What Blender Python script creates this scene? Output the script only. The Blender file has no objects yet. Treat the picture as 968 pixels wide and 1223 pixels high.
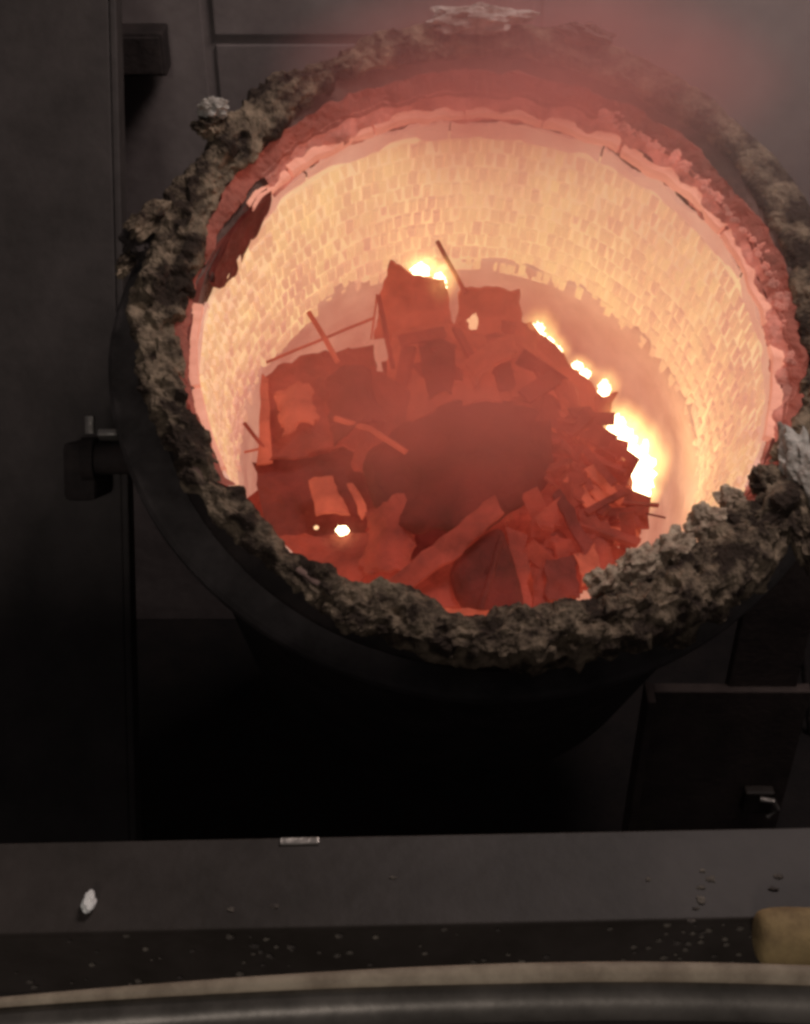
import bpy, bmesh, math, random
from mathutils import Vector, Matrix, noise
R = math.radians
random.seed(7)
scn = bpy.context.scene
COL = scn.collection

# ------------------------------------------------------------------ camera
W, H, F = 968.0, 1223.0, 1587.0            # pixel frame of the photograph, focal length in those pixels
PITCH = R(37.6)
cam_d = bpy.data.cameras.new('camera')
cam = bpy.data.objects.new('camera', cam_d); COL.objects.link(cam)
cam.location = (0, -3.98, 4.2)
cam.rotation_euler = (math.pi/2 - PITCH, 0, 0)
cam_d.sensor_fit = 'HORIZONTAL'; cam_d.sensor_width = 36; cam_d.lens = 36*F/W
cam_d.clip_start = 0.02; cam_d.clip_end = 200
scn.camera = cam

# ------------------------------------------------------------------ world, lamps, exposure
wd = bpy.data.worlds.new('World'); scn.world = wd; wd.use_nodes = True
bg = wd.node_tree.nodes['Background']
bg.inputs[0].default_value = (0.85, 0.78, 0.80, 1); bg.inputs[1].default_value = 0.055

def area(name, loc, target, size, power, color):
    l = bpy.data.lights.new(name, 'AREA'); l.size = size; l.energy = power; l.color = color
    o = bpy.data.objects.new(name, l); COL.objects.link(o); o.location = loc
    o.rotation_euler = (Vector(target)-Vector(loc)).to_track_quat('-Z', 'Y').to_euler()
    return o
area('workshop_lamp', (1.9, 0.4, 6.7), (0.9, 1.8, 1.5), 1.6, 185, (1, 0.87, 0.84))
area('platform_lamp', (-1.0, -8.0, 6.0), (0, -1.6, 1.9), 1.0, 95, (1, 0.92, 0.86))

scn.view_settings.view_transform = 'Standard'
scn.view_settings.look = 'None'
scn.view_settings.exposure = 0
scn.view_settings.gamma = 1
scn.render.engine = 'CYCLES'
scn.cycles.use_denoising = True
scn.cycles.max_bounces = 8
scn.cycles.volume_bounces = 1
scn.cycles.volume_step_rate = 2.5
scn.cycles.volume_max_steps = 128
scn.cycles.diffuse_bounces = 5
scn.cycles.sample_clamp_indirect = 6
scn.cycles.filter_width = 3.2

# ------------------------------------------------------------------ materials
def mat(name, color, rough=0.8, metal=0.0, emis=None, estr=0.0, var=0.0, scale=12, bump=0.0, bscale=30, color2=None, spec=0.3, detail=6, coat=0, ramp=(0.38, 0.64)):
    m = bpy.data.materials.new(name); m.use_nodes = True
    nt = m.node_tree; b = nt.nodes['Principled BSDF']
    b.inputs['Roughness'].default_value = rough; b.inputs['Metallic'].default_value = metal
    b.inputs['Specular IOR Level'].default_value = spec
    b.inputs['Coat Weight'].default_value = coat
    tc = nt.nodes.new('ShaderNodeTexCoord')
    if color2 is not None or var:
        n = nt.nodes.new('ShaderNodeTexNoise'); n.inputs['Scale'].default_value = scale; n.inputs['Detail'].default_value = detail
        n.inputs['Roughness'].default_value = 0.65
        nt.links.new(tc.outputs['Object'], n.inputs['Vector'])
        rp = nt.nodes.new('ShaderNodeValToRGB')
        c2 = color2 or tuple(c*(1-var) for c in color)
        rp.color_ramp.elements[0].position = ramp[0]; rp.color_ramp.elements[1].position = ramp[1]
        rp.color_ramp.elements[0].color = (*c2, 1); rp.color_ramp.elements[1].color = (*color, 1)
        nt.links.new(n.outputs['Fac'], rp.inputs[0]); nt.links.new(rp.outputs[0], b.inputs['Base Color'])
    else:
        b.inputs['Base Color'].default_value = (*color, 1)
    if bump:
        n2 = nt.nodes.new('ShaderNodeTexNoise'); n2.inputs['Scale'].default_value = bscale; n2.inputs['Detail'].default_value = 8
        nt.links.new(tc.outputs['Object'], n2.inputs['Vector'])
        bp = nt.nodes.new('ShaderNodeBump'); bp.inputs['Strength'].default_value = bump; bp.inputs['Distance'].default_value = 0.02
        nt.links.new(n2.outputs['Fac'], bp.inputs['Height']); nt.links.new(bp.outputs[0], b.inputs['Normal'])
    if emis:
        b.inputs['Emission Color'].default_value = (*emis, 1); b.inputs['Emission Strength'].default_value = estr
    return m

def hot(name, albedo, e_cold, e_hot, scale=6, bump=0.3, bscale=25, rand=0.0, ramp=(0.35, 0.65), world=False):
    """Incandescent solid: uneven temperature by noise, plus a share that differs from piece to piece."""
    m = mat(name, albedo, rough=0.9, bump=bump, bscale=bscale, spec=0.1)
    nt = m.node_tree; b = nt.nodes['Principled BSDF']
    tc = nt.nodes.new('ShaderNodeTexCoord')
    n = nt.nodes.new('ShaderNodeTexNoise'); n.inputs['Scale'].default_value = scale; n.inputs['Detail'].default_value = 10; n.inputs['Roughness'].default_value = 0.66
    if world: nt.links.new(nt.nodes.new('ShaderNodeNewGeometry').outputs['Position'], n.inputs['Vector'])
    else: nt.links.new(tc.outputs['Object'], n.inputs['Vector'])
    fac = n.outputs['Fac']
    if rand:
        oi = nt.nodes.new('ShaderNodeObjectInfo'); ge = nt.nodes.new('ShaderNodeNewGeometry')
        a = nt.nodes.new('ShaderNodeMath'); a.operation = 'ADD'
        nt.links.new(oi.outputs['Random'], a.inputs[0]); nt.links.new(ge.outputs['Random Per Island'], a.inputs[1])
        f = nt.nodes.new('ShaderNodeMath'); f.operation = 'FRACT'; nt.links.new(a.outputs[0], f.inputs[0])
        mm = nt.nodes.new('ShaderNodeMix'); mm.data_type = 'FLOAT'; mm.inputs[0].default_value = rand
        nt.links.new(fac, mm.inputs[2]); nt.links.new(f.outputs[0], mm.inputs[3]); fac = mm.outputs[0]
    rp = nt.nodes.new('ShaderNodeValToRGB')
    rp.color_ramp.elements[0].position = ramp[0]; rp.color_ramp.elements[1].position = ramp[1]
    rp.color_ramp.elements[0].color = (*e_cold, 1); rp.color_ramp.elements[1].color = (*e_hot, 1)
    nt.links.new(fac, rp.inputs[0]); nt.links.new(rp.outputs[0], b.inputs['Emission Color'])
    b.inputs['Emission Strength'].default_value = 1
    return m

M = {}
M['wall'] = mat('painted_wall', (0.20, 0.165, 0.155), color2=(0.13, 0.105, 0.10), scale=2.2, bump=0.15, bscale=14)
M['wall_dark'] = mat('sooty_steel', (0.058, 0.047, 0.043), color2=(0.036, 0.029, 0.026), scale=3, bump=0.15, bscale=20, rough=0.7)
M['panel'] = mat('brown_plate', (0.085, 0.062, 0.054), color2=(0.05, 0.036, 0.032), scale=4, bump=0.2)
M['soot'] = mat('black_soot', (0.040, 0.029, 0.026), color2=(0.018, 0.013, 0.012), scale=6, bump=0.3)
M['floor'] = mat('pit_floor', (0.014, 0.010, 0.009), color2=(0.007, 0.005, 0.005), scale=4, bump=0.4)
M['shell'] = mat('shell_steel', (0.07, 0.058, 0.055), color2=(0.03, 0.024, 0.022), scale=5, bump=0.25, bscale=18, rough=0.65)
M['crust'] = mat('slag_crust', (0.27, 0.20, 0.135), color2=(0.030, 0.019, 0.013), scale=9, ramp=(.44, .64), bump=0.9, bscale=55, rough=0.95, detail=8)
M['slag_pale'] = mat('pale_slag', (0.50, 0.46, 0.41), color2=(0.20, 0.17, 0.14), scale=14, bump=0.8, bscale=40, rough=0.95)
M['slag_tan'] = mat('tan_slag', (0.52, 0.41, 0.30), color2=(0.17, 0.11, 0.075), scale=18, bump=0.9, bscale=50, rough=0.95)
M['lip'] = mat('burnt_lip', (0.22, 0.14, 0.115), color2=(0.10, 0.06, 0.05), scale=6, bump=0.4, bscale=22, rough=0.95)
M['lip_red'] = hot('red_lip', (0.26, 0.10, 0.075), (0.02, 0.003, 0.002), (0.14, 0.022, 0.014), scale=4, bump=0.5)
M['lip_glow'] = hot('glowing_lip_edge', (0.36, 0.19, 0.15), (0.10, 0.016, 0.011), (0.50, 0.13, 0.09), scale=7, bump=0.5, ramp=(.40, .68))
M['lip_hot'] = hot('glowing_lip', (0.45, 0.26, 0.2), (0.44, 0.135, 0.085), (0.60, 0.235, 0.15), scale=5, bump=0.4)
M['char'] = hot('red_char', (0.10, 0.04, 0.03), (0.03, 0.005, 0.004), (0.075, 0.011, 0.008), scale=9, bump=0.6)
M['brick'] = hot('hot_brick', (0.42, 0.33, 0.26), (0.50, 0.205, 0.142), (0.70, 0.43, 0.195), scale=1.0, rand=0.14, bump=0.3, world=True)
M['cap'] = hot('hot_cap', (0.42, 0.30, 0.24), (0.48, 0.20, 0.14), (0.56, 0.29, 0.20), scale=5, bump=0.3)
M['mortar'] = hot('hot_joint', (0.45, 0.36, 0.25), (0.60, 0.30, 0.19), (0.86, 0.58, 0.28), scale=1.3, bump=0.1, world=True)
M['wall_hot'] = hot('hot_lining', (0.40, 0.27, 0.21), (0.31, 0.115, 0.085), (0.50, 0.245, 0.165), scale=3.4, bump=0.3, bscale=18)
M['scrap_hot'] = hot('scrap_orange', (0.20, 0.07, 0.05), (0.12, 0.013, 0.007), (0.42, 0.064, 0.030), scale=6, ramp=(.32, .68), bump=0.6)
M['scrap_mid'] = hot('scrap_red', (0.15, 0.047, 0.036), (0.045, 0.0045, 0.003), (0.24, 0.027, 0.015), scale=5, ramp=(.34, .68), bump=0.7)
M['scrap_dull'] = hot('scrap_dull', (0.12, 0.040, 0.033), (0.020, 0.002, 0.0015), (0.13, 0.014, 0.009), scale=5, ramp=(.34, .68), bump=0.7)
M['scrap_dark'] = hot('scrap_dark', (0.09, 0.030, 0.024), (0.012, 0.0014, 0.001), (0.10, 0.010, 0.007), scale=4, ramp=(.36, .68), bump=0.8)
M['beam'] = mat('platform_steel', (0.042, 0.033, 0.028), color2=(0.024, 0.018, 0.014), scale=4, bump=0.08, bscale=30, rough=0.6)
M['rust'] = mat('rusty_stain', (0.10, 0.065, 0.045), color2=(0.06, 0.045, 0.04), scale=20, bump=0.4)
M['gloss'] = mat('glossy_pipe', (0.17, 0.15, 0.13), color2=(0.08, 0.07, 0.06), scale=9, rough=0.42, metal=0.5, bump=0.03, bscale=60)
M['hose'] = mat('pale_hose', (0.36, 0.29, 0.21), color2=(0.22, 0.17, 0.12), scale=22, bump=0.2, rough=0.7)
M['wood'] = mat('yellow_wood', (0.30, 0.21, 0.095), color2=(0.16, 0.105, 0.05), scale=14, bump=0.3, rough=0.8)
M['metal'] = mat('worn_metal', (0.42, 0.38, 0.34), rough=0.35, metal=0.8, bump=0.3)
M['white'] = mat('white_chip', (0.8, 0.78, 0.74), rough=0.4, bump=0.4)
M['pebble'] = mat('grit', (0.15, 0.125, 0.10), color2=(0.05, 0.04, 0.035), scale=30, rough=0.9)

def flame_mat(name, col, s):
    m = bpy.data.materials.new(name); m.use_nodes = True; nt = m.node_tree
    nt.nodes.remove(nt.nodes['Principled BSDF'])
    e = nt.nodes.new('ShaderNodeEmission'); e.inputs[0].default_value = (*col, 1); e.inputs[1].default_value = s
    nt.links.new(e.outputs[0], nt.nodes['Material Output'].inputs[0]); return m
M['flame'] = flame_mat('flame_core', (1.0, 0.84, 0.46), 9.0)
def soft_volume(name, color, strength, density, power=1.6, nscale=1.5):
    """gas in a unit ball, thinning to nothing at its edge"""
    m = bpy.data.materials.new(name); m.use_nodes = True; nt = m.node_tree; nt.nodes.remove(nt.nodes['Principled BSDF'])
    tc = nt.nodes.new('ShaderNodeTexCoord'); ln = nt.nodes.new('ShaderNodeVectorMath'); ln.operation = 'LENGTH'
    nt.links.new(tc.outputs['Object'], ln.inputs[0])
    n = nt.nodes.new('ShaderNodeTexNoise'); n.inputs['Scale'].default_value = nscale; n.inputs['Detail'].default_value = 3; nt.links.new(tc.outputs['Object'], n.inputs['Vector'])
    def mth(op, a, b):
        q = nt.nodes.new('ShaderNodeMath'); q.operation = op
        for i, v in enumerate((a, b)):
            if isinstance(v, (int, float)): q.inputs[i].default_value = v
            else: nt.links.new(v, q.inputs[i])
        return q.outputs[0]
    f = mth('POWER', mth('MAXIMUM', mth('SUBTRACT', 1.0, ln.outputs['Value']), 0.0), power)
    f = mth('MULTIPLY', f, mth('MAXIMUM', mth('SUBTRACT', mth('MULTIPLY', n.outputs['Fac'], 3.0), 0.6), 0.0))
    pv = nt.nodes.new('ShaderNodeVolumePrincipled'); pv.inputs['Color'].default_value = (*color, 1); pv.inputs['Density'].default_value = 0
    if density: nt.links.new(mth('MULTIPLY', f, density), pv.inputs['Density'])
    if strength: pv.inputs['Emission Color'].default_value = (*color, 1); nt.links.new(mth('MULTIPLY', f, strength), pv.inputs['Emission Strength'])
    nt.links.new(pv.outputs[0], nt.nodes['Material Output'].inputs['Volume']); return m
M['veil'] = soft_volume('flame_veil', (1.0, 0.64, 0.20), 26.0, 0, 1.5, 2.2)
M['smoke'] = soft_volume('furnace_smoke', (0.80, 0.64, 0.61), 0, 0.42, 1.0)
M['lip_fume'] = soft_volume('lip_fume', (0.96, 0.38, 0.35), 0, 3.1, 1.0)
M['fume'] = soft_volume('red_fume', (0.96, 0.40, 0.35), 0, 2.2, 1.0)
M['flame_soft'] = flame_mat('flame_ember', (1.0, 0.55, 0.28), 1.6)

# ------------------------------------------------------------------ helpers
def mesh_obj(name, bm, m, parent=None, smooth=False):
    me = bpy.data.meshes.new(name); bm.normal_update(); bm.to_mesh(me); bm.free()
    if m: me.materials.append(m)
    if smooth:
        for p in me.polygons: p.use_smooth = True
    o = bpy.data.objects.new(name, me); COL.objects.link(o)
    if parent: o.parent = parent
    return o
def tag(o, label=None, cat=None, group=None, kind=None):
    if label: o['label'] = label
    if cat: o['category'] = cat
    if group: o['group'] = group
    if kind: o['kind'] = kind
    return o
def empty(name, loc=(0, 0, 0), rot=(0, 0, 0)):
    o = bpy.data.objects.new(name, None); COL.objects.link(o); o.location = loc; o.rotation_euler = rot
    o.empty_display_size = 0.1
    return o
def add_box(bm, c, s, mtx=None, bevel=0.0):
    t = bmesh.new(); bmesh.ops.create_cube(t, size=1)
    for v in t.verts: v.co = Vector((v.co.x*s[0], v.co.y*s[1], v.co.z*s[2]))
    if bevel: bmesh.ops.bevel(t, geom=t.edges[:], offset=bevel, segments=2, profile=0.6, affect='EDGES')
    for v in t.verts:
        v.co = v.co + Vector(c)
        if mtx: v.co = mtx @ v.co
    merge(bm, t); return bm
def merge(bm, t):
    mp = [bm.verts.new(v.co) for v in t.verts]; t.verts.index_update()
    for f in t.faces:
        try: bm.faces.new([mp[v.index] for v in f.verts])
        except ValueError: pass
    t.free()
def add_lathe(bm, prof, seg=96, closed=True, fn=None, a0=0, a1=2*math.pi):
    full = abs(a1-a0-2*math.pi) < 1e-6; n = seg if full else seg+1
    rows = []
    for i in range(n):
        th = a0+(a1-a0)*i/seg; row = []
        for r, z in prof:
            p = Vector((r*math.cos(th), r*math.sin(th), z))
            if fn: p = fn(p, th)
            row.append(bm.verts.new(p))
        rows.append(row)
    m = len(prof)
    for i in range(n if full else n-1):
        a, b = rows[i], rows[(i+1) % n]
        for j in range(m if closed else m-1):
            k = (j+1) % m
            bm.faces.new((a[j], b[j], b[k], a[k]))
    return bm
def add_tube(bm, pts, r, seg=10, cap=True):
    pts = [Vector(p) for p in pts]; rings = []
    rr = r if isinstance(r, (list, tuple)) else [r]*len(pts)
    for i, p in enumerate(pts):
        d = (pts[min(i+1, len(pts)-1)]-pts[max(i-1, 0)]).normalized()
        u = d.orthogonal().normalized() if abs(d.z) > 0.95 else d.cross(Vector((0, 0, 1))).normalized()
        v = d.cross(u)
        rings.append([bm.verts.new(p+rr[i]*(math.cos(2*math.pi*k/seg)*u+math.sin(2*math.pi*k/seg)*v)) for k in range(seg)])
    for a, b in zip(rings, rings[1:]):
        for k in range(seg): bm.faces.new((a[k], a[(k+1) % seg], b[(k+1) % seg], b[k]))
    if cap: bm.faces.new(rings[0][::-1]); bm.faces.new(rings[-1])
    return bm
def add_rock(bm, c, s, seed, sub=3, amp=0.35, freq=1.6, mtx=None):
    t = bmesh.new(); bmesh.ops.create_icosphere(t, subdivisions=sub, radius=1)
    off = Vector((seed*3.1, seed*1.7, seed*0.9))
    for v in t.verts:
        n = noise.fractal(v.co*freq+off, 1.0, 2.0, 5)
        q = noise.voronoi(v.co*freq*1.5+off)[0][0]
        k = 1+amp*n-amp*0.5*q
        v.co = Vector((v.co.x*s[0], v.co.y*s[1], v.co.z*s[2]))*k
        if mtx: v.co = mtx @ v.co
        v.co += Vector(c)
    merge(bm, t); return bm

CAMM = Matrix.Translation(cam.location) @ cam.rotation_euler.to_matrix().to_4x4()
def ray(px, py):
    d = Vector(((px-W/2)/F, -(py-H/2)/F, -1)).normalized()
    return Vector(cam.location), (CAMM.to_3x3() @ d).normalized()
def on_plane(px, py, co, no):
    o, d = ray(px, py); co = Vector(co); no = Vector(no)
    return o+d*((co-o).dot(no)/d.dot(no))
def at_z(px, py, z): return on_plane(px, py, (0, 0, z), (0, 0, 1))
def at_y(px, py, y): return on_plane(px, py, (0, y, 0), (0, 1, 0))
MOUTH = Vector((0.28, -0.005, 1.885))
VM = Matrix.Translation(MOUTH) @ Matrix.Rotation(R(28.5), 4, 'X') @ Matrix.Rotation(R(1.5), 4, 'Y')
VI = VM.inverted()
def in_ladle(px, py, z):
    """point of the ladle's own frame: mouth centre is the origin, +z out of the mouth"""
    o, d = ray(px, py); o = VI @ o; d = VI.to_3x3() @ d
    return o+d*((z-o.z)/d.z)

# ------------------------------------------------------------------ setting
fl = bmesh.new(); add_box(fl, (0, 2, -1.85), (16, 16, 0.1)); tag(mesh_obj('floor', fl, M['floor']), kind='structure')

bw = bmesh.new(); add_box(bw, (1.0, 2.75, 1.5), (9, 0.2, 6.6))
back = tag(mesh_obj('back_wall', bw, M['wall']), kind='structure')
def wall_piece(name, x0, x1, z0, z1, d, m, y=2.65):
    b = bmesh.new(); add_box(b, ((x0+x1)/2, y-d/2, (z0+z1)/2), (x1-x0, d, z1-z0), bevel=min(0.012, d/3)); return mesh_obj(name, b, m, back)
pw = lambda x, y: at_y(x, y, 2.6)
a = pw(250, 56); b2 = pw(480, 100); 
wall_piece('panel', -2.55, pw(238, 0).x, -1.8, 4.7, 0.02, M['wall'])
wall_piece('panel', pw(252, 0).x, pw(640, 0).x, -1.8, a.z, 0.02, M['wall'])
wall_piece('panel', pw(252, 0).x, pw(640, 0).x, pw(250, 44).z, 4.7, 0.03, M['wall'])
wall_piece('panel', pw(650, 0).x, 4.5, -1.8, 4.7, 0.02, M['wall'])
bx0, bx1 = pw(140, 25), pw(206, 76)
bb = bmesh.new(); add_box(bb, ((bx0.x+bx1.x)/2, 2.50, (bx0.z+bx1.z)/2), (bx1.x-bx0.x, 0.16, bx0.z-bx1.z), bevel=0.01)
bo = mesh_obj('junction_box', bb, M['soot']); tag(bo, 'black square junction box on the upper left of the back wall', 'junction box')
lidb = bmesh.new(); add_box(lidb, ((bx0.x+bx1.x)/2, 2.41, (bx0.z+bx1.z)/2), ((bx1.x-bx0.x)*.86, 0.02, (bx0.z-bx1.z)*.86), bevel=0.006); mesh_obj('lid', lidb, M['soot'], bo)

# left steel upright of the stand, right upright
pp = at_y(143, 520, 0.75)
post = empty('cheek_plate', pp, (R(-31), 0, 0)); tag(post, 'wide dark steel cheek plate leaning back along the left side behind the trunnion', 'plate')
pb = bmesh.new(); add_box(pb, (-1.2, 0.06, -0.5), (2.4, 0.12, 5.8), bevel=0.01); mesh_obj('web_plate', pb, M['wall_dark'], post)
pb = bmesh.new(); add_box(pb, (0.016, 0.056, -0.5), (0.03, 0.125, 5.8), bevel=0.008); mesh_obj('edge_flange', pb, M['wall_dark'], post)
pb = bmesh.new(); add_box(pb, (-0.10, -0.16, -0.13), (0.135, 0.34, 0.24), bevel=0.03); mesh_obj('bearing_bracket', pb, M['soot'], post)

rp = empty('side_panel', (1.4, 0.6, -1.8)); tag(rp, 'dark brown steel side panel at lower right under the rim', 'panel')
q0 = at_y(768, 900, .6); q1 = at_y(948, 900, .6)
pb = bmesh.new(); add_box(pb, ((q0.x+q1.x)/2-1.4, 0, 0.7), (q1.x-q0.x, 0.06, 1.4), bevel=0.008); mesh_obj('plate', pb, M['panel'], rp)
pb = bmesh.new(); add_box(pb, (q0.x-1.4-0.02, -0.03, 0.7), (0.04, 0.14, 1.4), bevel=0.006); mesh_obj('edge_strip', pb, M['panel'], rp)
uq = at_y(872, 800, .63).x-1.4
pb = bmesh.new(); add_box(pb, ((uq+.5)/2, 0.035, 1.55), (.5-uq, 0.06, 2.3), bevel=0.008); mesh_obj('upper_plate', pb, M['panel'], rp)
cd = bmesh.new(); c0 = at_y(951, 690, 1.6); c1 = at_y(967, 860, 1.6)
add_tube(cd, [c1+(c1-c0)*1.5, c1, c0, c0+(c0-c1)*.6], 0.02, 12)
cdo = mesh_obj('conduit', cd, M['shell'], smooth=True); tag(cdo, 'thin upright grey conduit at the right edge beside the side panel', 'pipe')

# ------------------------------------------------------------------ the ladle
lad = empty('ladle'); lad.matrix_world = VM
tag(lad, 'tilted round ladle with slag crusted rim and glowing brick lined inside', 'ladle')

b = bmesh.new()
add_lathe(b, [(1.05, -0.06), (1.09, -0.10), (1.14, -0.125), (1.15, -0.5), (1.05, -2.15), (0.9, -2.25), (0.0001, -2.25), (0.0001, -2.1), (1.02, -2.05), (1.05, -0.15)], 128)
mesh_obj('shell', b, M['soot'], lad, True)
b = bmesh.new()
def collar_fn(p, th):
    k = 1.0 if p.to_2d().length < 1.16 else 1-0.07*max(0, -math.sin(th))
    return Vector((p.x*k, p.y*k, p.z))+0.006*noise.noise_vector(p*2.5)
add_lathe(b, [(1.14, -0.12), (1.305, -0.135), (1.32, -0.15), (1.32, -0.195), (1.305, -0.21), (1.14, -0.22)], 160, fn=collar_fn)
mesh_obj('collar', b, M['shell'], lad)
def lift(th): return 0.02+0.14*max(0.0, math.sin(th))**1.4
TAB = [(0, 1.185, .10, .07, .7), (40, 1.21, .075, .055, .22), (70, 1.205, .07, .055, .25), (100, 1.20, .075, .055, .5), (125, 1.19, .085, .06, .9), (155, 1.145, .105, .07, 1.0), (180, 1.122, .095, .07, 1.0),
       (205, 1.085, .08, .06, 1.0), (230, 1.060, .070, .055, .9), (250, 1.075, .09, .085, 1.0), (280, 1.09, .10, .13, 1.15), (312, 1.115, .115, .12, 1.1), (335, 1.15, .11, .075, .9), (360, 1.185, .10, .07, .7)]
def tab(th):
    d = math.degrees(th) % 360
    for a, c in zip(TAB, TAB[1:]):
        if a[0] <= d <= c[0]:
            t = (d-a[0])/(c[0]-a[0]); t = t*t*(3-2*t); return [a[i]+(c[i]-a[i])*t for i in range(1, 5)]
# burnt lip: slopes from the crust ridge down to the lining
def lip_fn(p, th):
    r = math.hypot(p.x, p.y); t = (r-1.0)/0.2
    ro = min(0.2, tab(th)[0]+0.015-1.0); k_ = 1+(r-1)*ro/0.2 if r > 1 else r
    p = Vector((p.x*k_/r, p.y*k_/r, p.z))
    z = p.z+lift(th)*max(0, min(1, t))
    q = Vector((p.x, p.y, z)); n = noise.fractal(q*7, 1, 2, 5)*0.014
    return q+Vector((-math.cos(th)*n, -math.sin(th)*n, n))
b = bmesh.new()
add_lathe(b, [(1.2, 0.015), (1.16, 0.012), (1.12, 0.004), (1.08, -0.01), (1.045, -0.03), (1.02, -0.055), (1.012, -0.09), (1.012, -0.14), (1.06, -0.15), (1.10, -0.1)], 360, fn=lip_fn)
mesh_obj('lip', b, M['lip'], lad, True)

# red hot inner part of the lip, ragged, proud of the burnt lip
def dense(prof, k=5):
    out = []
    for a, c in zip(prof, prof[1:]): out += [(a[0]+(c[0]-a[0])*t/k, a[1]+(c[1]-a[1])*t/k) for t in range(k)]
    return out+[prof[-1]]
def band_fn(p, th):
    q = lip_fn(p, th); k = noise.fractal(Vector((math.cos(th)*8, math.sin(th)*8, p.z*3)), 1, 2, 5)
    rad = Vector((math.cos(th), math.sin(th), 0)); r = math.hypot(p.x, p.y)
    q += rad*0.022*k*max(0, min(1, (r-1.02)/.05))
    return q+Vector((0, 0, 0.012+0.016*noise.fractal(q*11, 1, 2, 5)))-rad*(0.008+0.018*noise.fractal(q*10+Vector((3, 1, 2)), 1, 2, 5))
def band(name, t0, t1, prof, m):
    bm = bmesh.new(); add_lathe(bm, dense(prof), int((t1-t0)*3), fn=band_fn, a0=R(t0), a1=R(t1), closed=False); return mesh_obj(name, bm, m, lad)
band('red_band', -42, 214, [(1.115, -0.02), (1.10, 0.008), (1.08, 0.0), (1.062, -0.008), (1.045, -0.02)], M['lip_red'])
band('glowing_band', -34, 140, [(1.065, -0.03), (1.055, -0.012), (1.045, -0.028), (1.02, -0.053), (1.010, -0.085)], M['lip_glow'])


cr = bmesh.new(); rc_ = random.Random(11)
for i in range(150):
    th = R(rc_.uniform(-5, 66)); r_ = 1.035+abs(rc_.gauss(0, .022)); sz = rc_.uniform(.006, .017)
    t = (r_-1.0)/.2; add_rock(cr, (r_*math.cos(th), r_*math.sin(th), -0.012+lift(th)*t+.01), (sz*1.5, sz*1.2, sz), i, 1, .5)
cro = mesh_obj('glowing_crumbs', cr, M['lip_glow'], lad); cro['kind'] = 'stuff'

# crust: knobbly slag built up on the rim; radius, half width, half height and roughness change round the rim
def crust_fn(p, th):
    rc, hw, hh, am = tab(th); rad = Vector((math.cos(th), math.sin(th), 0))
    cx, cz = p.x*rad.x+p.y*rad.y-1, p.z
    hw *= 1+0.3*noise.noise(Vector((rad.x*4, rad.y*4, 1.3))); hh *= 1+0.3*noise.noise(Vector((rad.x*4, rad.y*4, 5.3)))
    n = (rad*cx+Vector((0, 0, cz))).normalized()
    if cz < 0 and rad.y < 0: hh *= 1+0.9*max(0, noise.noise(Vector((rad.x*9, rad.y*9, 2.2))))
    q = rad*(rc+cx*hw)+Vector((0, 0, cz*hh+lift(th)*0.95-0.005))
    f = noise.fractal(q*5, 0.9, 2.1, 4)*0.028
    v = noise.voronoi(q*12+noise.noise_vector(q*20)*0.35)
    f += 0.030*(noise.cell(v[1][0]*7.7)-0.5)*min(1, (v[0][1]-v[0][0])*3.5) - 0.022*max(0, 0.25-(v[0][1]-v[0][0]))*4*0.5
    f += noise.fractal(q*26, 0.7, 2.1, 4)*0.009
    return q+n*f*am
prof = [(1+math.cos(2*math.pi*k/48), math.sin(2*math.pi*k/48)) for k in range(48)]
b = bmesh.new(); add_lathe(b, prof, 900, fn=crust_fn)
mesh_obj('slag_crust', b, M['crust'], lad)

def lump(px, py, z, s, seed, m, rot=0, name='slag_lump', sub=4, label=None):
    p = in_ladle(px, py, z); bm = bmesh.new()
    add_rock(bm, (0, 0, 0), s, seed, sub, 0.45, 1.9); o = mesh_obj(name, bm, m, lad); o.location = p; o.rotation_euler = (0, 0, R(rot))
    if label: o['label'] = label
    return o
lump(255, 128, 0.22, (0.06, 0.035, 0.03), 3, M['slag_pale'], -10, label='pale chip standing on the upper left rim')
lump(252, 150, 0.16, (0.06, 0.05, 0.05), 4, M['crust'])
lump(178, 262, 0.08, (0.05, 0.10, 0.06), 5, M['crust'], -35)
lump(168, 285, 0.02, (0.07, 0.08, 0.06), 6, M['soot'], -35)
lump(150, 315, 0.0, (0.03, 0.06, 0.04), 7, M['crust'], -30)
lump(572, 22, 0.24, (0.19, 0.055, 0.05), 8, M['slag_pale'], 2, label='long pale slag cake on the far rim')
lump(700, 40, 0.22, (0.10, 0.04, 0.04), 9, M['lip'], -15)
lump(958, 560, 0.06, (0.07, 0.16, 0.07), 10, M['slag_pale'], 12)
lump(962, 640, 0.04, (0.05, 0.12, 0.07), 11, M['crust'], 8)
# built-up tongue of slag on the lower right lip
for i, (x, y, z, sx, sy) in enumerate([(725, 695, -0.02, .075, .055), (765, 675, 0.01, .085, .06), (805, 655, 0.02, .08, .06), (845, 625, 0.02, .07, .065), (875, 600, 0.0, .05, .06), (790, 700, 0.03, .10, .06), (840, 675, 0.03, .09, .06), (890, 625, 0.02, .07, .07), (745, 720, 0.0, .08, .05), (915, 580, 0.01, .05, .07)]):
    lump(x, y, z, (sx, sy, 0.055), 20+i, M['slag_tan' if i < 5 else 'crust'], 30)

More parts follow.
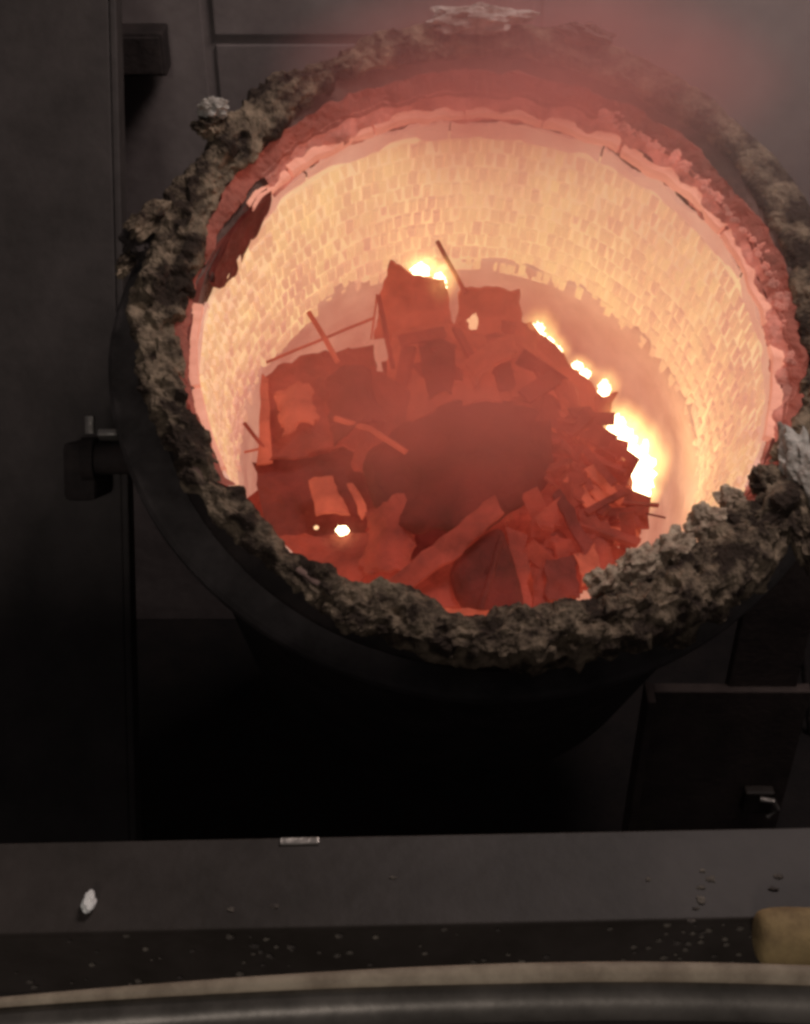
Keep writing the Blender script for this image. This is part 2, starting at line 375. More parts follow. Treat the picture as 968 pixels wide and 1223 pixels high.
# glowing jagged edge of the castable above the bricks
RB = 1.0
def edge_fn(p, th):
    n = noise.fractal(Vector((math.cos(th)*9, math.sin(th)*9, p.z*4)), 1, 2, 5)
    s = p.z+0.07
    return p+Vector((0, 0, 0.022*n if p.z > -0.1 else 0.0))+Vector((math.cos(th), math.sin(th), 0))*0.012*noise.noise(Vector((math.cos(th)*5, math.sin(th)*5, p.z*8)))
def ring_piece(name, th0, th1, z0, z1, r0, r1, m):
    bm = bmesh.new(); a0, a1 = R(th0), R(th1)
    add_lathe(bm, [(r0, z0), (r0-0.004, (z0+z1)/2), (r0, z1), (r1, z1), (r1, z0)], max(6, int((th1-th0)*1.6)), fn=edge_fn, a0=a0, a1=a1)
    rows = 5
    vs = list(bm.verts); bm.faces.new(vs[:rows][::-1]); bm.faces.new(vs[-rows:])
    return mesh_obj(name, bm, m, lad)
for t0, t1, z0, z1 in [(2, 29, -0.03, -0.065), (30, 58, -0.02, -0.06), (59, 76, -0.02, -0.058), (76.4, 93, -0.015, -0.05), (93.4, 113, -0.015, -0.05),
                       (113.5, 134, -0.02, -0.055), (134.6, 146, -0.03, -0.06), (172, 190, -0.03, -0.075), (190.6, 208, -0.04, -0.09), (-20, 1, -0.03, -0.07)]:
    ring_piece('lining_edge', t0, t1, z0, z1, 0.992, 1.03, M['lip_hot'])
b = bmesh.new(); add_lathe(b, [(1.02, -0.03), (1.02, -0.135), (1.06, -0.135), (1.06, -0.03)], 200); mesh_obj('gap_bed', b, M['char'], lad, True)
# pink cap course over the bricks, broken where the dark gaps show
def cap_fn(p, th):
    n = noise.fractal(Vector((math.cos(th)*7, math.sin(th)*7, 3.3)), 1, 2, 5)
    return p+Vector((0, 0, 0.04*n if p.z > -0.12 else 0))+Vector((math.cos(th), math.sin(th), 0))*0.008*noise.noise(Vector((math.cos(th)*9, math.sin(th)*9, p.z*8)))
for t0, t1 in [(-30, 20), (20.4, 62), (62.4, 96), (96.3, 130), (130.4, 148), (168, 198), (198.3, 230)]:
    bm = bmesh.new(); add_lathe(bm, [(0.998, -0.088), (0.998, -0.16), (1.03, -0.16), (1.03, -0.088)], int((t1-t0)*2), fn=cap_fn, a0=R(t0), a1=R(t1))
    mesh_obj('cap_course', bm, M['cap'], lad)
# dark slag skin hanging over the upper left of the lining
bm = bmesh.new(); rows_ = []
for i in range(41):
    t = i/40; th = R(141+24*t); env = math.sin(math.pi*min(1, t*1.0))**0.6
    zb = -0.06-env*(0.10+0.10*t)-0.05*env*noise.fractal(Vector((t*7, 2, 0)), 1, 2, 4)
    zt = -0.01; row = []
    for j in range(7):
        z_ = zt+(zb-zt)*j/6; rr = 0.985+0.01*noise.noise(Vector((t*6, z_*20, 0)))
        row.append((bm.verts.new((rr*math.cos(th), rr*math.sin(th), z_)), bm.verts.new(((rr+.02)*math.cos(th), (rr+.02)*math.sin(th), z_))))
    rows_.append(row)
for A, B in zip(rows_, rows_[1:]):
    for j in range(6):
        bm.faces.new((A[j][0], B[j][0], B[j+1][0], A[j+1][0])); bm.faces.new((A[j][1], A[j+1][1], B[j+1][1], B[j][1]))
    bm.faces.new((A[6][0], B[6][0], B[6][1], A[6][1]))
mesh_obj('slag_skin', bm, M['char'], lad)['label'] = 'dark flap of slag skin over the upper left of the lining'

TP = 0.09   # the lining narrows downwards
# lining behind the bricks (the glowing joints) and the smooth lower lining
b = bmesh.new(); add_lathe(b, [(1.012-TP*.13, -0.13), (1.012-TP*.94, -0.94), (1.06, -0.94), (1.06, -0.13)], 200); mesh_obj('joint_bed', b, M['mortar'], lad, True)
def low_fn(p, th):
    if p.z > -1.95 and math.hypot(p.x, p.y) < 1.0:
        n = 0.016*noise.fractal(p*5, 0.8, 2, 6)+0.012*noise.noise(p*2)
        if p.z > -1.0: p = p+Vector((0, 0, 0.09*noise.fractal(p*4, 1, 2, 4)+0.03))
        return p+Vector((math.cos(th), math.sin(th), 0))*n
    return p
b = bmesh.new(); add_lathe(b, [(1.024-TP*.90, -0.88)]+[(1.012-TP*.92-0.055*k/42, -0.92-k*0.07/3) for k in range(1, 43)]+[(0.6, -1.97), (0.0001, -1.97), (0.0001, -2.03), (1.03, -2.03), (1.03, -0.965)], 240, fn=low_fn); mesh_obj('lower_lining', b, M['wall_hot'], lad, True)

def brick_mesh(w, h, d, bev, skew):
    bm = bmesh.new()
    x, y, z = w/2, h/2, d
    back_ = [bm.verts.new((sx*x, 0.03, sy*y)) for sx, sy in ((-1, -1), (1, -1), (1, 1), (-1, 1))]
    mid = [bm.verts.new((sx*x, -z+bev, sy*y)) for sx, sy in ((-1, -1), (1, -1), (1, 1), (-1, 1))]
    fr = [bm.verts.new((sx*(x-bev), -z+skew*sx, sy*(y-bev))) for sx, sy in ((-1, -1), (1, -1), (1, 1), (-1, 1))]
    for A, B in ((back_, mid), (mid, fr)):
        for k in range(4): bm.faces.new((A[k], A[(k+1) % 4], B[(k+1) % 4], B[k]))
    bm.faces.new(fr); return bm
NB, ROWS, BH = 152, 10, 0.078
bwid = 2*math.pi*1.0/NB
bms = []
for v in range(4):
    bm = brick_mesh(bwid-(0.006, 0.011, 0.009, 0.004)[v], BH-0.004, 0.006+0.004*(v % 2), 0.006, (-0.004, 0.003, 0.0, -0.002)[v])
    me = bpy.data.meshes.new('brick'); bm.normal_update(); bm.to_mesh(me); bm.free(); me.materials.append(M['brick']); bms.append(me)
slots = []
for r_ in range(ROWS):
    for k in range(NB):
        th = 2*math.pi*(k+0.5*(r_ % 2))/NB; z = -0.155-BH*(r_+0.5)
        rw = 1.012+TP*z; p = Vector((rw*math.cos(th), rw*math.sin(th), z))
        n = Vector((-math.cos(th), -math.sin(th), 0))
        vw = (VI @ Vector(cam.location))-p; dist = vw.length
        vis = n.dot(vw.normalized())
        pix = CAMM.inverted() @ (VM @ p); px = W/2+F*pix.x/-pix.z; py = H/2-F*pix.y/-pix.z
        p += Vector((-math.sin(th), math.cos(th), 0))*random.gauss(0, .003)+Vector((0, 0, random.gauss(0, .004)))
        mtx = Matrix.Translation(p+n*random.uniform(-0.005, 0.005)) @ Matrix.Rotation(th-math.pi/2, 4, 'Z') @ Matrix.Rotation(random.gauss(0, .02), 4, 'Y')
        hole = r_ == 9 and random.random() < 0.4
        if hole: continue
        score = vis/dist
        slots.append((score, mtx, random.randrange(4)))
slots.sort(key=lambda s: -s[0])
for s, mtx, v in slots[:300]:
    o = bpy.data.objects.new('brick', bms[v]); COL.objects.link(o); o.parent = lad; o.matrix_local = mtx
rest = bmesh.new()
for s, mtx, v in slots[300:]:
    n0 = len(rest.verts); rest.from_mesh(bms[v]); rest.verts.ensure_lookup_table()
    for vv in rest.verts[n0:]: vv.co = mtx @ vv.co
tag(mesh_obj('brick_courses', rest, M['brick'], lad), kind='stuff')

# trunnion on the left
tp = in_ladle(121, 548, -0.78)
b = bmesh.new(); add_tube(b, [(-1.10, tp.y, -0.78), (tp.x-0.02, tp.y, -0.78)], 0.06, 28); tr = mesh_obj('trunnion', b, M['soot'], lad, False)
b = bmesh.new(); add_tube(b, [(tp.x-0.02, tp.y, -0.78), (tp.x-0.07, tp.y, -0.78)], 0.085, 32); mesh_obj('end_cap', b, M['soot'], tr)
b = bmesh.new(); add_box(b, (tp.x+0.03, tp.y+0.075, -0.72), (0.075, 0.03, 0.05), bevel=0.008); mesh_obj('keeper_plate', b, M['metal'], tr)
b = bmesh.new(); add_tube(b, [(tp.x-0.04, tp.y+0.08, -0.72), (tp.x-0.04, tp.y+0.14, -0.69)], 0.02, 8); mesh_obj('bolt', b, M['metal'], tr)

# ------------------------------------------------------------------ scrap in the ladle
ZH = -0.75
def heap_z(x, y):
    return -0.80+0.05*noise.noise(Vector((x*2, y*2, 3)))
def link_in(o):
    o.matrix_world = VM; return o
def finish(name, bm, m, label, cat, group=None):
    # give each piece its own origin at its centroid
    c = Vector((0, 0, 0))
    for v in bm.verts: c += v.co
    c /= len(bm.verts)
    for v in bm.verts: v.co -= c
    o = mesh_obj(name, bm, m); o.matrix_world = VM @ Matrix.Translation(c)
    tag(o, label, cat, group); return o
def sheet_bm(cs, bulge=0.0, jag=0.012, thick=0.014, n=14, seed=0):
    bm = bmesh.new()
    P = [in_ladle(*c) for c in cs]
    nrm = ((P[1]-P[0]).cross(P[3]-P[0])).normalized()
    if nrm.z < 0: nrm = -nrm
    top = []; bot = []
    for i in range(n+1):
        for j in range(n+1):
            u, v = i/n, j/n
            p = P[0]*(1-u)*(1-v)+P[1]*u*(1-v)+P[2]*u*v+P[3]*(1-u)*v
            p = p+nrm*bulge*(1-(2*u-1)**2)
            e = min(u, 1-u, v, 1-v)
            k = noise.noise_vector(p*9+Vector((seed, 0, 0)))
            p = p+k*0.012+nrm*0.016*noise.fractal(p*7+Vector((seed, 5, 0)), 1, 2, 3)+(noise.noise_vector(p*28+Vector((seed, 3, 0)))*jag if e < 1e-6 else Vector((0, 0, 0)))
            top.append(bm.verts.new(p)); bot.append(bm.verts.new(p-nrm*thick))
    ix = lambda i, j: i*(n+1)+j
    for i in range(n):
        for j in range(n):
            q = [ix(i, j), ix(i+1, j), ix(i+1, j+1), ix(i, j+1)]
            bm.faces.new([top[a] for a in q]); bm.faces.new([bot[a] for a in q[::-1]])
    rim = [ix(i, 0) for i in range(n)]+[ix(n, j) for j in range(n)]+[ix(i, n) for i in range(n, 0, -1)]+[ix(0, j) for j in range(n, 0, -1)]
    for a, c in zip(rim, rim[1:]+rim[:1]): bm.faces.new((top[a], bot[a], bot[c], top[c]))
    bmesh.ops.recalc_face_normals(bm, faces=bm.faces[:])
    return bm
SEED = [0]
def sheet(name, m, label, cs, cat='scrap plate', group=None, **k):
    SEED[0] += 1
    return finish(name, sheet_bm(cs, seed=SEED[0]*1.37, **k), M[m], label, cat, group)
def bar(name, m, label, p0, p1, r, cat='scrap bar', seg=8, group=None, bend=0.0):
    a, c = in_ladle(*p0), in_ladle(*p1); bm = bmesh.new(); mid = (a+c)/2+Vector((0, bend, bend))
    pts = [a.lerp(mid, t/4) for t in range(4)]+[mid.lerp(c, t/4) for t in range(5)]
    add_tube(bm, [p+noise.noise_vector(p*6)*0.004 for p in pts], r, seg)
    return finish(name, bm, M[m], label, cat, group)

# mass of jumbled offcuts below the pieces one can tell apart
heap = bmesh.new(); rnd = random.Random(5)
for i in range(420):
    a_ = rnd.uniform(0, 2*math.pi); rr = 0.80*math.sqrt(rnd.random())
    x, y = -0.13+rr*math.cos(a_)*0.86, -0.16+rr*math.sin(a_)*0.80
    z = -0.92-0.25*rr**2+rnd.uniform(-0.06, 0.05)
    mt = Matrix.Translation((x, y, z)) @ Matrix.Rotation(rnd.uniform(0, 6.3), 4, 'Z') @ Matrix.Rotation(rnd.gauss(0, .5), 4, 'X') @ Matrix.Rotation(rnd.gauss(0, .5), 4, 'Y')
    if rnd.random() < 0.6: add_box(heap, (0, 0, 0), (rnd.uniform(.08, .26), rnd.uniform(.05, .16), rnd.uniform(.006, .025)), mt)
    else: add_box(heap, (0, 0, 0), (rnd.uniform(.2, .42), rnd.uniform(.015, .04), rnd.uniform(.012, .03)), mt)
for i in range(125):
    if i < 105: px, py, zz = rnd.uniform(640, 752), rnd.uniform(430, 690), rnd.uniform(-.68, -.58)
    else: px, py, zz = rnd.uniform(480, 700), rnd.uniform(380, 480), rnd.uniform(-.72, -.64)
    if py-430 < (px-640)*1.0 and px > 640: continue
    p = in_ladle(px, py, zz)
    mt = Matrix.Translation(p) @ Matrix.Rotation(rnd.uniform(0, 6.3), 4, 'Z') @ Matrix.Rotation(rnd.gauss(0, .45), 4, 'X') @ Matrix.Rotation(rnd.gauss(0, .45), 4, 'Y')
    add_box(heap, (0, 0, 0), (rnd.uniform(.08, .26), rnd.uniform(.02, .075), rnd.uniform(.006, .018)), mt)
for i in range(26):
    a_ = 2*math.pi*i/26; add_rock(heap, (-0.13+0.42*math.cos(a_), -0.16+0.40*math.sin(a_), -1.4), (0.24, 0.24, 0.42), i, 2, .3)
add_rock(heap, (-0.13, -0.16, -1.45), (0.5, 0.5, 0.42), 99, 3, .2)
ho = mesh_obj('scrap_heap', heap, M['scrap_mid']); ho.matrix_world = VM
tag(ho, 'jumbled mass of red hot scrap offcuts filling the ladle', 'scrap', kind='stuff')

z = -0.72
# far edge
sheet('scrap_plate', 'scrap_hot', 'upright glowing plate standing highest at the far edge of the heap', [(447, 402, -.90), (545, 420, -.85), (530, 335, -.62), (463, 312, -.60)], bulge=.03)
sheet('scrap_plate', 'scrap_hot', 'orange plate with a straight top right of the small far flames', [(540, 412, -.88), (625, 402, -.88), (622, 345, -.66), (553, 343, -.66)], bulge=.02)
sheet('scrap_plate', 'scrap_hot', 'smooth folded plate sloping down from below the far flames', [(470, 400, -.80), (560, 395, -.78), (600, 480, -.62), (455, 520, -.66)], bulge=.05)
sheet('scrap_plate', 'scrap_hot', 'tall wedge plate leaning beside the orange straight topped plate', [(548, 385, -.76), (600, 395, -.78), (628, 470, -.64), (555, 478, -.6)], bulge=-.03)
sheet('scrap_plate', 'scrap_hot', 'tapered plate leaning against the back of the dark tube', [(596, 385, -.80), (640, 400, -.82), (655, 480, -.66), (610, 478, -.62)], bulge=.03)
# left
sheet('scrap_plate', 'scrap_mid', 'broad red plate at the left with a ragged top under the thin rods', [(316, 448, -.86), (442, 412, -.86), (480, 530, -.70), (318, 556, -.74)], bulge=.04, jag=.03)
sheet('scrap_plate', 'scrap_dull', 'large flat dull plate in the lower left of the heap', [(302, 551, -.78), (500, 530, -.70), (480, 640, -.66), (322, 650, -.74)], bulge=.0, jag=.008)
sheet('scrap_plate', 'scrap_mid', 'red plate resting against the lower left lip', [(330, 640, -.66), (500, 635, -.62), (470, 720, -.62), (360, 700, -.66)], bulge=.01)
sheet('scrap_strip', 'scrap_hot', 'narrow upright strip at the far left edge of the heap', [(313, 446, -.74), (323, 449, -.74), (325, 556, -.74), (307, 556, -.74)], n=6)
sheet('scrap_strip', 'scrap_hot', 'short bright orange sheet lying on the dull plate at left', [(366, 572, -.63), (398, 566, -.63), (418, 612, -.63), (378, 614, -.63)], bulge=.01, jag=.01)
sheet('scrap_strip', 'scrap_hot', 'thin orange sliver right of the short bright sheet', [(416, 578, -.63), (424, 576, -.63), (438, 612, -.62), (430, 618, -.62)], n=6)
sheet('scrap_plate', 'scrap_mid', 'curved red plate between left plates and dark tube', [(430, 440, -.74), (510, 480, -.64), (500, 590, -.62), (420, 560, -.68)], bulge=.05)
bar('scrap_rod', 'scrap_hot', 'long thin rod slanting over the left plates towards the tall plate', (318, 433, -.72), (446, 380, -.72), .006)
bar('scrap_rod', 'scrap_hot', 'short thick rod crossing the long thin rod', (369, 372, -.70), (404, 432, -.74), .011)
bar('scrap_rod', 'scrap_hot', 'hair thin wire standing beside the tall far plate', (450, 351, -.72), (444, 405, -.74), .004)
bar('scrap_rod', 'scrap_mid', 'slim spike standing above the far flames', (523, 288, -.62), (556, 350, -.66), .010)
bar('scrap_rod', 'scrap_mid', 'small twig like rod poking left out of the heap', (292, 506, -.76), (318, 538, -.74), .008)
bar('scrap_rod', 'scrap_hot', 'tiny pale rod below the twig like rod at left', (292, 540, -.76), (320, 533, -.74), .005)
bar('scrap_rod', 'scrap_dark', 'thin dark wire sticking out right over the hot lining', (762, 612, -.6), (796, 619, -.6), .004)
# centre: big dark curved sheet and a dark sheet built as its shade
def dome(name, m, label, outl, zc, hgt, cat, thick=.02, rings=12, seed=0, tilt=0.0):
    pts = [Vector(in_ladle(x, y, zc)) for x, y in outl]; n = len(pts); fine = []
    for i in range(n):
        p0, p1, p2, p3 = (pts[(i+k-1) % n] for k in range(4))
        for t in range(6):
            t /= 6; fine.append(0.5*((2*p1)+(p2-p0)*t+(2*p0-5*p1+4*p2-p3)*t*t+(3*p1-p0-3*p2+p3)*t**3))
    c = sum(fine, Vector())/len(fine); bm = bmesh.new(); top = []; bot = []
    for r_ in range(1, rings+1):
        a, b_ = [], []
        for f in fine:
            t = r_/rings; p = c.lerp(f, t); hh = hgt*math.sqrt(max(0, 1-t**2.2))
            p = p+Vector((0, 0, hh+tilt*(p.y-c.y)))+noise.noise_vector(p*5+Vector((seed, 0, 0)))*.030+Vector((0, 0, .075*(0.4-abs(noise.noise(p*4.5+Vector((seed+2, 0, 0)))))))+noise.noise_vector(p*20)*(.006 if r_ == rings else .003)
            a.append(bm.verts.new(p)); b_.append(bm.verts.new(p-Vector((0, 0, thick))))
        top.append(a); bot.append(b_)
    k = len(fine); ct = bm.verts.new(c+Vector((0, 0, hgt))); cb = bm.verts.new(c+Vector((0, 0, hgt-thick)))
    for i in range(k):
        j = (i+1) % k
        bm.faces.new((ct, top[0][i], top[0][j])); bm.faces.new((cb, bot[0][j], bot[0][i]))
        for r_ in range(rings-1):
            bm.faces.new((top[r_][i], top[r_+1][i], top[r_+1][j], top[r_][j])); bm.faces.new((bot[r_][j], bot[r_+1][j], bot[r_+1][i], bot[r_][i]))
        bm.faces.new((top[-1][i], bot[-1][i], bot[-1][j], top[-1][j]))
    bmesh.ops.recalc_face_normals(bm, faces=bm.faces[:])
    o = finish(name, bm, M[m], label, cat)
    for p in o.data.polygons: p.use_smooth = True
    return o
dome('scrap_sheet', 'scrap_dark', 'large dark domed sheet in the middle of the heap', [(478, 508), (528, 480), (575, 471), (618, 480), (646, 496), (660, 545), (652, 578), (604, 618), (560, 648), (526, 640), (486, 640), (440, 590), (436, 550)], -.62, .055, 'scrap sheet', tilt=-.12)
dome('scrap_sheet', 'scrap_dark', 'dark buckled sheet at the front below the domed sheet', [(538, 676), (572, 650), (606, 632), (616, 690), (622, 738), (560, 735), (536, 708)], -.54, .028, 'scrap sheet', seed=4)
sheet('scrap_sheet', 'scrap_dark', 'dark sheet put in as the shade left of the domed sheet', [(436, 545, -.70), (530, 530, -.72), (560, 640, -.66), (455, 668, -.66)], bulge=-.05, thick=.02, cat='scrap sheet')  # shadow beside and beneath the dome, made as a dark sheet
sheet('scrap_plate', 'scrap_dull', 'dark triangular plate lying across the smooth folded plate', [(500, 402, -.70), (545, 410, -.68), (540, 470, -.60), (512, 476, -.60)], bulge=.02)
sheet('scrap_plate', 'scrap_hot', 'orange folded sheet edge-on above the domed sheet', [(556, 432, -.64), (612, 400, -.66), (618, 422, -.62), (566, 462, -.58)], bulge=.03, thick=.02)
sheet('scrap_plate', 'scrap_hot', 'bright ragged patch on the broad red plate at left', [(330, 470, -.70), (372, 452, -.72), (380, 500, -.68), (338, 520, -.68)], bulge=.02, jag=.03)
sheet('scrap_plate', 'scrap_dull', 'dull bent sheet half covering the broad red plate', [(388, 455, -.70), (446, 442, -.72), (462, 505, -.62), (400, 530, -.64)], bulge=.06, thick=.02)
bar('scrap_bar', 'scrap_hot', 'bent bar lying from the broad red plate to the domed sheet', (400, 500, -.62), (486, 540, -.56), .012, bend=.02)
bar('scrap_bar', 'scrap_mid', 'straight bar leaning up against the tall far plate', (470, 440, -.68), (452, 352, -.58), .010)
sheet('scrap_plate', 'scrap_mid', 'crumpled plate in the shade left of the diagonal bar', [(440, 610, -.64), (500, 600, -.62), (488, 690, -.58), (430, 690, -.60)], bulge=.05, jag=.03)
sheet('scrap_strip', 'scrap_hot', 'bright curl of strip on top of the right edge', [(662, 458, -.66), (690, 470, -.68), (706, 520, -.66), (690, 526, -.62)], bulge=.05, n=8)
sheet('scrap_strip', 'scrap_hot', 'long orange angle bar pointing at the largest flame', [(655, 505, -.64), (668, 492, -.64), (752, 560, -.70), (742, 574, -.68)], n=8, thick=.03)
sheet('scrap_plate', 'scrap_hot', 'orange plate catching the light under the largest flame', [(716, 575, -.66), (756, 585, -.72), (762, 640, -.70), (724, 650, -.64)], bulge=.03)
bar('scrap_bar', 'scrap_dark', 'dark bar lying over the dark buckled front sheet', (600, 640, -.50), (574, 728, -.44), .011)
sheet('scrap_plate', 'scrap_hot', 'pink lit offcut tucked against the tan slag', [(690, 660, -.54), (712, 650, -.54), (718, 690, -.50), (698, 698, -.50)], n=6)
# front
sheet('scrap_strip', 'scrap_mid', 'long flat bar running diagonally up from the front lip to the drum', [(440, 712, -.46), (470, 722, -.46), (606, 612, -.44), (590, 592, -.44)], bulge=.0, thick=.02)
sheet('scrap_strip', 'scrap_mid', 'upright red strip right of the dark buckled front sheet', [(606, 630, -.58), (630, 640, -.58), (634, 730, -.52), (614, 730, -.52)], n=6)
sheet('scrap_plate', 'scrap_mid', 'red plate behind the tan slag at the front right', [(634, 640, -.64), (700, 625, -.64), (712, 700, -.58), (640, 728, -.56)], bulge=.02)
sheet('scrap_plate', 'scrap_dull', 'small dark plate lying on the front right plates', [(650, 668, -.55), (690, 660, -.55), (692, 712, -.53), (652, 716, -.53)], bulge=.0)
sheet('scrap_strip', 'scrap_hot', 'pinkish flat strip along the front lip at the bottom of the heap', [(480, 722, -.40), (640, 732, -.40), (640, 746, -.42), (490, 738, -.42)], bulge=.01)
sheet('scrap_strip', 'scrap_mid', 'red offcut wedged at front between the diagonal bar and lip', [(500, 690, -.56), (536, 664, -.56), (545, 725, -.54), (505, 722, -.52)], bulge=.0)
# right
sheet('scrap_strip', 'scrap_hot', 'long orange strip along the upper right edge under the small flames', [(612, 386, -.86), (632, 384, -.86), (728, 482, -.80), (706, 500, -.76)], thick=.02)
sheet('scrap_strip', 'scrap_hot', 'long red strip just inside the upper right orange strip', [(606, 404, -.78), (626, 402, -.78), (712, 508, -.72), (690, 522, -.70)], thick=.02)
sheet('scrap_plate', 'scrap_mid', 'red plate filling the right side between strips and drum', [(640, 470, -.70), (715, 505, -.76), (750, 580, -.76), (650, 570, -.64)], bulge=.03)
sheet('scrap_strip', 'scrap_hot', 'pointed bright offcut at the right edge below the middle flame', [(712, 470, -.78), (738, 472, -.80), (728, 500, -.78), (712, 505, -.76)], n=6)
for i, (dx, lab) in enumerate([(0, 'first of three parallel orange strips at right, nearest the drum'), (13, 'middle one of three parallel orange strips at right'), (26, 'last of three parallel orange strips at right, nearest the large flame')]):
    sheet('scrap_strip', 'scrap_hot', lab, [(672+dx, 574-dx*.6, -.60), (681+dx, 566-dx*.6, -.60), (722+dx, 608-dx*.5, -.62), (714+dx, 618-dx*.5, -.62)], n=6, thick=.015)
sheet('scrap_plate', 'scrap_mid', 'steep red plate at the right end of the heap by the large flame', [(728, 530, -.80), (750, 545, -.84), (768, 640, -.80), (720, 640, -.66)], bulge=.02)
sheet('scrap_plate', 'scrap_mid', 'narrow red plate rising from the tan slag at right', [(690, 610, -.60), (726, 612, -.62), (735, 680, -.60), (702, 690, -.56)], bulge=.02)
sheet('scrap_strip', 'scrap_dull', 'dark strip leaning over the right plates', [(660, 590, -.58), (672, 584, -.58), (712, 660, -.54), (700, 668, -.54)], n=6, thick=.02)

# ------------------------------------------------------------------ flames
def flame(px, py, zz, sx, sy, seed, label, m='flame', up=1.5):
    p = in_ladle(px, py, zz); bm = bmesh.new()
    t = bmesh.new(); bmesh.ops.create_icosphere(t, subdivisions=4, radius=1)
    for v in t.verts:
        n = noise.fractal(v.co*2.6+Vector((seed*2.3, seed, 0)), .8, 2, 5)
        k = 1+.75*n; z_ = v.co.z
        tap = 1-.35*max(0, z_)
        v.co = Vector((v.co.x*sx*k*tap, v.co.y*sx*k*tap, z_*sy*k*up))*(.72 if sx > .025 else 1)
    merge(bm, t); o = mesh_obj('flame', bm, M[m], smooth=True)
    o.location = VM @ p; tag(o, label, 'flame', 'flames licking out of the scrap')
    if sx > .025:
        bm = bmesh.new(); bmesh.ops.create_icosphere(bm, subdivisions=2, radius=1.02)
        vo = mesh_obj('flame_veil', bm, M['veil'], o); q_ = 2.6 if sx < .06 else 1.75
        vo.scale = (sx*q_, sx*q_, sy*up*q_*.9); vo.location = (sx*.2, 0, sy*.4)
    return o
flame(655, 408, -.90, .030, .022, 12, 'thin flame between the two small ones on the upper right strip', up=1)
flame(700, 446, -.88, .026, .022, 13, 'low flame behind the middle of the upper right strip', up=1)
flame(748, 530, -.86, .05, .05, 14, 'bright flame joined to the top of the largest flame')
flame(690, 436, -.90, .028, .018, 15, 'faint flame in the dip of the upper right strip', up=1)
flame(770, 592, -.84, .028, .03, 16, 'last small flame below the largest flame')
flame(503, 322, -.66, .042, .030, 1, 'small white flame on top of the tall far plate', up=1)
flame(524, 338, -.66, .035, .035, 2, 'ragged white flame between the two far plates')
flame(642, 398, -.90, .040, .035, 3, 'small flame at the far end of the upper right strip')
flame(666, 420, -.90, .026, .022, 4, 'tiny flame halfway along the upper right strip')
flame(722, 464, -.86, .030, .030, 5, 'round white flame at the near end of the upper right strip')
flame(736, 508, -.84, .045, .035, 6, 'low white flame just above the large flame at right')
flame(763, 562, -.86, .075, .095, 7, 'largest blazing white flame at the right edge of the heap')
flame(409, 633, -.62, .020, .010, 8, 'tiny white flame on the dull plate at lower left', up=1)
flame(378, 630, -.62, .007, .007, 9, 'small dim ember on the dull plate at lower left', 'flame_soft', 1)
flame(566, 384, -.70, .018, .018, 10, 'dim orange flame in front of the straight topped plate', 'flame_soft')

# ------------------------------------------------------------------ platform in the foreground
CB = cam.location.y
yaw = R(1.4)
beam = empty('kerb_beam', (0, CB+1.195, 2.34), (0, 0, yaw)); tag(beam, 'dusty grey steel kerb beam along the platform edge in front of the ladle', 'beam')
b = bmesh.new(); add_box(b, (0, .0835, .155), (5, .167, .012), bevel=.003); mesh_obj('top_plate', b, M['beam'], beam)
b = bmesh.new(); add_box(b, (0, .012, .0735), (5, .012, .147)); mesh_obj('front_plate', b, M['beam'], beam)
b = bmesh.new(); add_box(b, (0, .155, .0), (5, .012, .28)); mesh_obj('rear_plate', b, M['beam'], beam)
b = bmesh.new(); add_box(b, (0, CB-.2+.55, 2.32), (6, 1.7, .04)); tag(mesh_obj('platform_floor', b, M['wall_dark']), kind='structure')
def on_beam(px, py, h=.161): return at_z(px, py, 2.34+h)
# rust streak plates are stains: thin runs on the beam
def chip(name, px, py, s, m, label, cat, seed, z=2.5, rot=0, sub=2):
    p = at_z(px, py, z); bm = bmesh.new(); add_rock(bm, (0, 0, 0), s, seed, sub, .35); o = mesh_obj(name, bm, M[m]); o.location = p+Vector((0, 0, s[2]*.7)); o.rotation_euler = (0, 0, R(rot)); tag(o, label, cat); return o
chip('stone_chip', 108, 1082, (.011, .02, .014), 'white', 'white shiny chip on the kerb beam at left', 'chip', 1, sub=3)
b = bmesh.new(); p = at_z(358, 1005, 2.503); add_box(b, (0, 0, 0), (.062, .012, .006), bevel=.002); o = mesh_obj('metal_strip', b, M['metal']); o.location = p; o.rotation_euler = (0, 0, R(1.5)); tag(o, 'small light metal strip lying on the far edge of the kerb beam', 'strip')
gr = bmesh.new(); rg = random.Random(3)
spots = [(840, 1040), (838, 1060), (832, 1085), (826, 1100), (850, 1050), (276, 1086), (328, 1082), (470, 1048), (775, 1050), (930, 1047), (925, 1062), (838, 1075)]
for i, (x, y) in enumerate(spots):
    s = rg.uniform(.003, .006); add_rock(gr, at_z(x, y, 2.502), (s*rg.uniform(1, 2), s*rg.uniform(.6, 1.4), s*.5), i, 2, .6)
for i in range(100):
    x = rg.uniform(0, 968); y = rg.uniform(1120, 1190)-x*.02
    if rg.random() < .3: x = rg.gauss(840, 50); y = rg.uniform(1100, 1150)
    s = rg.uniform(.002, .0065); add_rock(gr, on_plane(x, y, (0, CB+1.195+.004, 2.4), (-math.sin(yaw), math.cos(yaw), 0)), (s*1.3, s*.7, s), i, 1)
tag(mesh_obj('grit', gr, M['pebble']), 'loose grit and slag crumbs scattered on the platform edge', 'grit', kind='stuff')
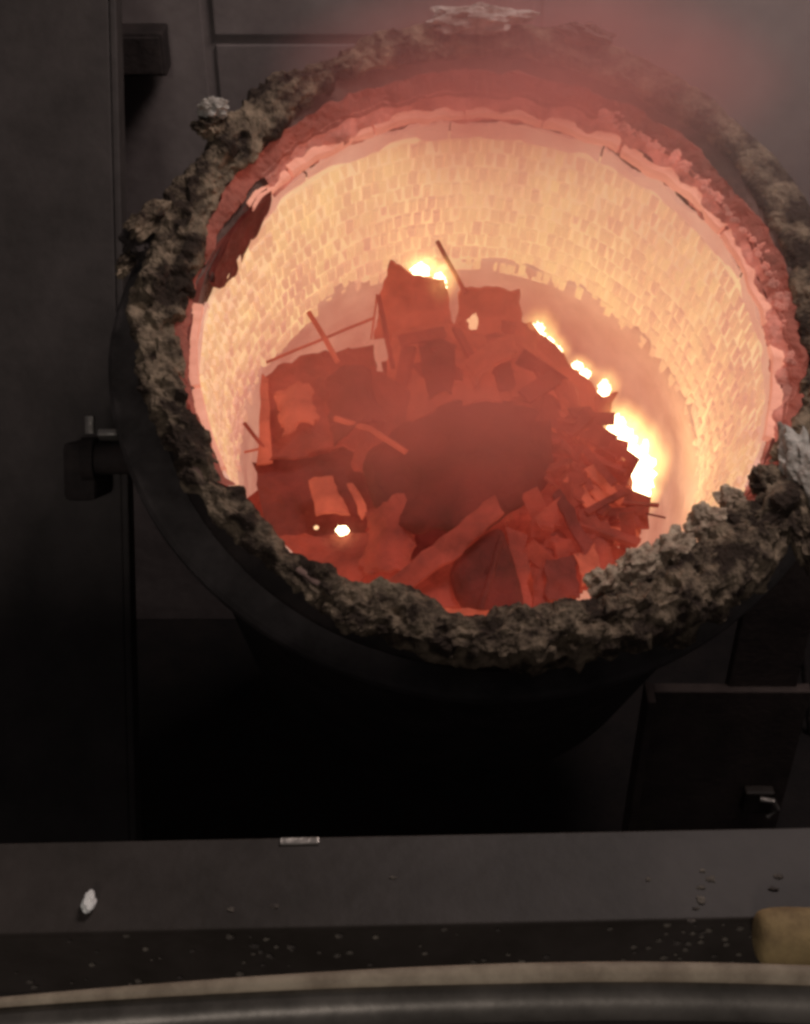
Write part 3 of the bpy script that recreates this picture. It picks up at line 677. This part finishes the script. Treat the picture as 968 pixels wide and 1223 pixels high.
# yellow wooden roller at right
p0 = at_z(903, 1120, 2.535); b = bmesh.new()
add_tube(b, [(0, 0, 0), (.002, 0, 0), (.007, 0, 0), (.015, 0, 0), (.026, 0, 0), (.045, .0, .0), (.35, -.012, 0)], [.020, .030, .037, .040, .042, .043, .044], 28); wo = mesh_obj('wooden_pole', b, M['wood'], smooth=True); wo.location = p0; tag(wo, 'yellow wooden pole end lying on the kerb beam at the right edge', 'pole')
# hand rail and hose
HY = [(-300, 1226), (0, 1197), (200, 1182), (400, 1170), (560, 1164), (760, 1160), (968, 1165), (1300, 1180)]
def hy(x):
    for a, c in zip(HY, HY[1:]):
        if a[0] <= x <= c[0]: return a[1]+(c[1]-a[1])*(x-a[0])/(c[0]-a[0])
def hys(x): return sum(hy(x+d) for d in (-90, -45, 0, 45, 90))/5
xs = [-200+1400*k/40 for k in range(41)]
b = bmesh.new(); add_tube(b, [at_z(x, hys(x)+29, 3.2) for x in xs], .019, 24); ro_ = mesh_obj('hand_rail', b, M['gloss'], smooth=True); tag(ro_, 'glossy dark hand rail pipe across the bottom of the picture', 'rail')
b = bmesh.new(); add_tube(b, [at_z(x, hys(x), 3.222) for x in xs], [.0042+.0040*max(0, min(1, x/600)) for x in xs], 12); hs = mesh_obj('hose', b, M['hose'], smooth=True); tag(hs, 'thin pale beige hose lying along the dark hand rail', 'hose')
# small hook bracket in the dark at right
hb = empty('hook_bracket', at_y(905, 955, .54)); tag(hb, 'small dark hook bracket low at right on the side panel', 'bracket')
b = bmesh.new(); add_box(b, (0, 0, 0), (.15, .06, .16), bevel=.012); mesh_obj('plate', b, M['beam'], hb)
b = bmesh.new(); add_tube(b, [(.0, -.04, .05), (.06, -.06, .06), (.09, -.06, .0), (.05, -.06, -.06)], .014, 10); mesh_obj('hook', b, M['metal'], hb)


# ------------------------------------------------------------------ smoke drifting over the far rim
def gas(name, loc, sc, m):
    b = bmesh.new(); bmesh.ops.create_icosphere(b, subdivisions=3, radius=1.02)
    o = mesh_obj(name, b, m); o.location = loc; o.scale = sc; tag(o, kind='stuff'); return o
gas('smoke', (0.95, 0.75, 2.5), (1.7, 1.2, 1.2), M['smoke'])
gas('fume', VM @ Vector((0.16, 0.98, 0.20)), (0.98, 0.55, 0.40), M['lip_fume'])
gas('fume', VM @ Vector((-0.05, 0.0, -0.32)), (0.85, 0.75, 0.40), M['fume'])
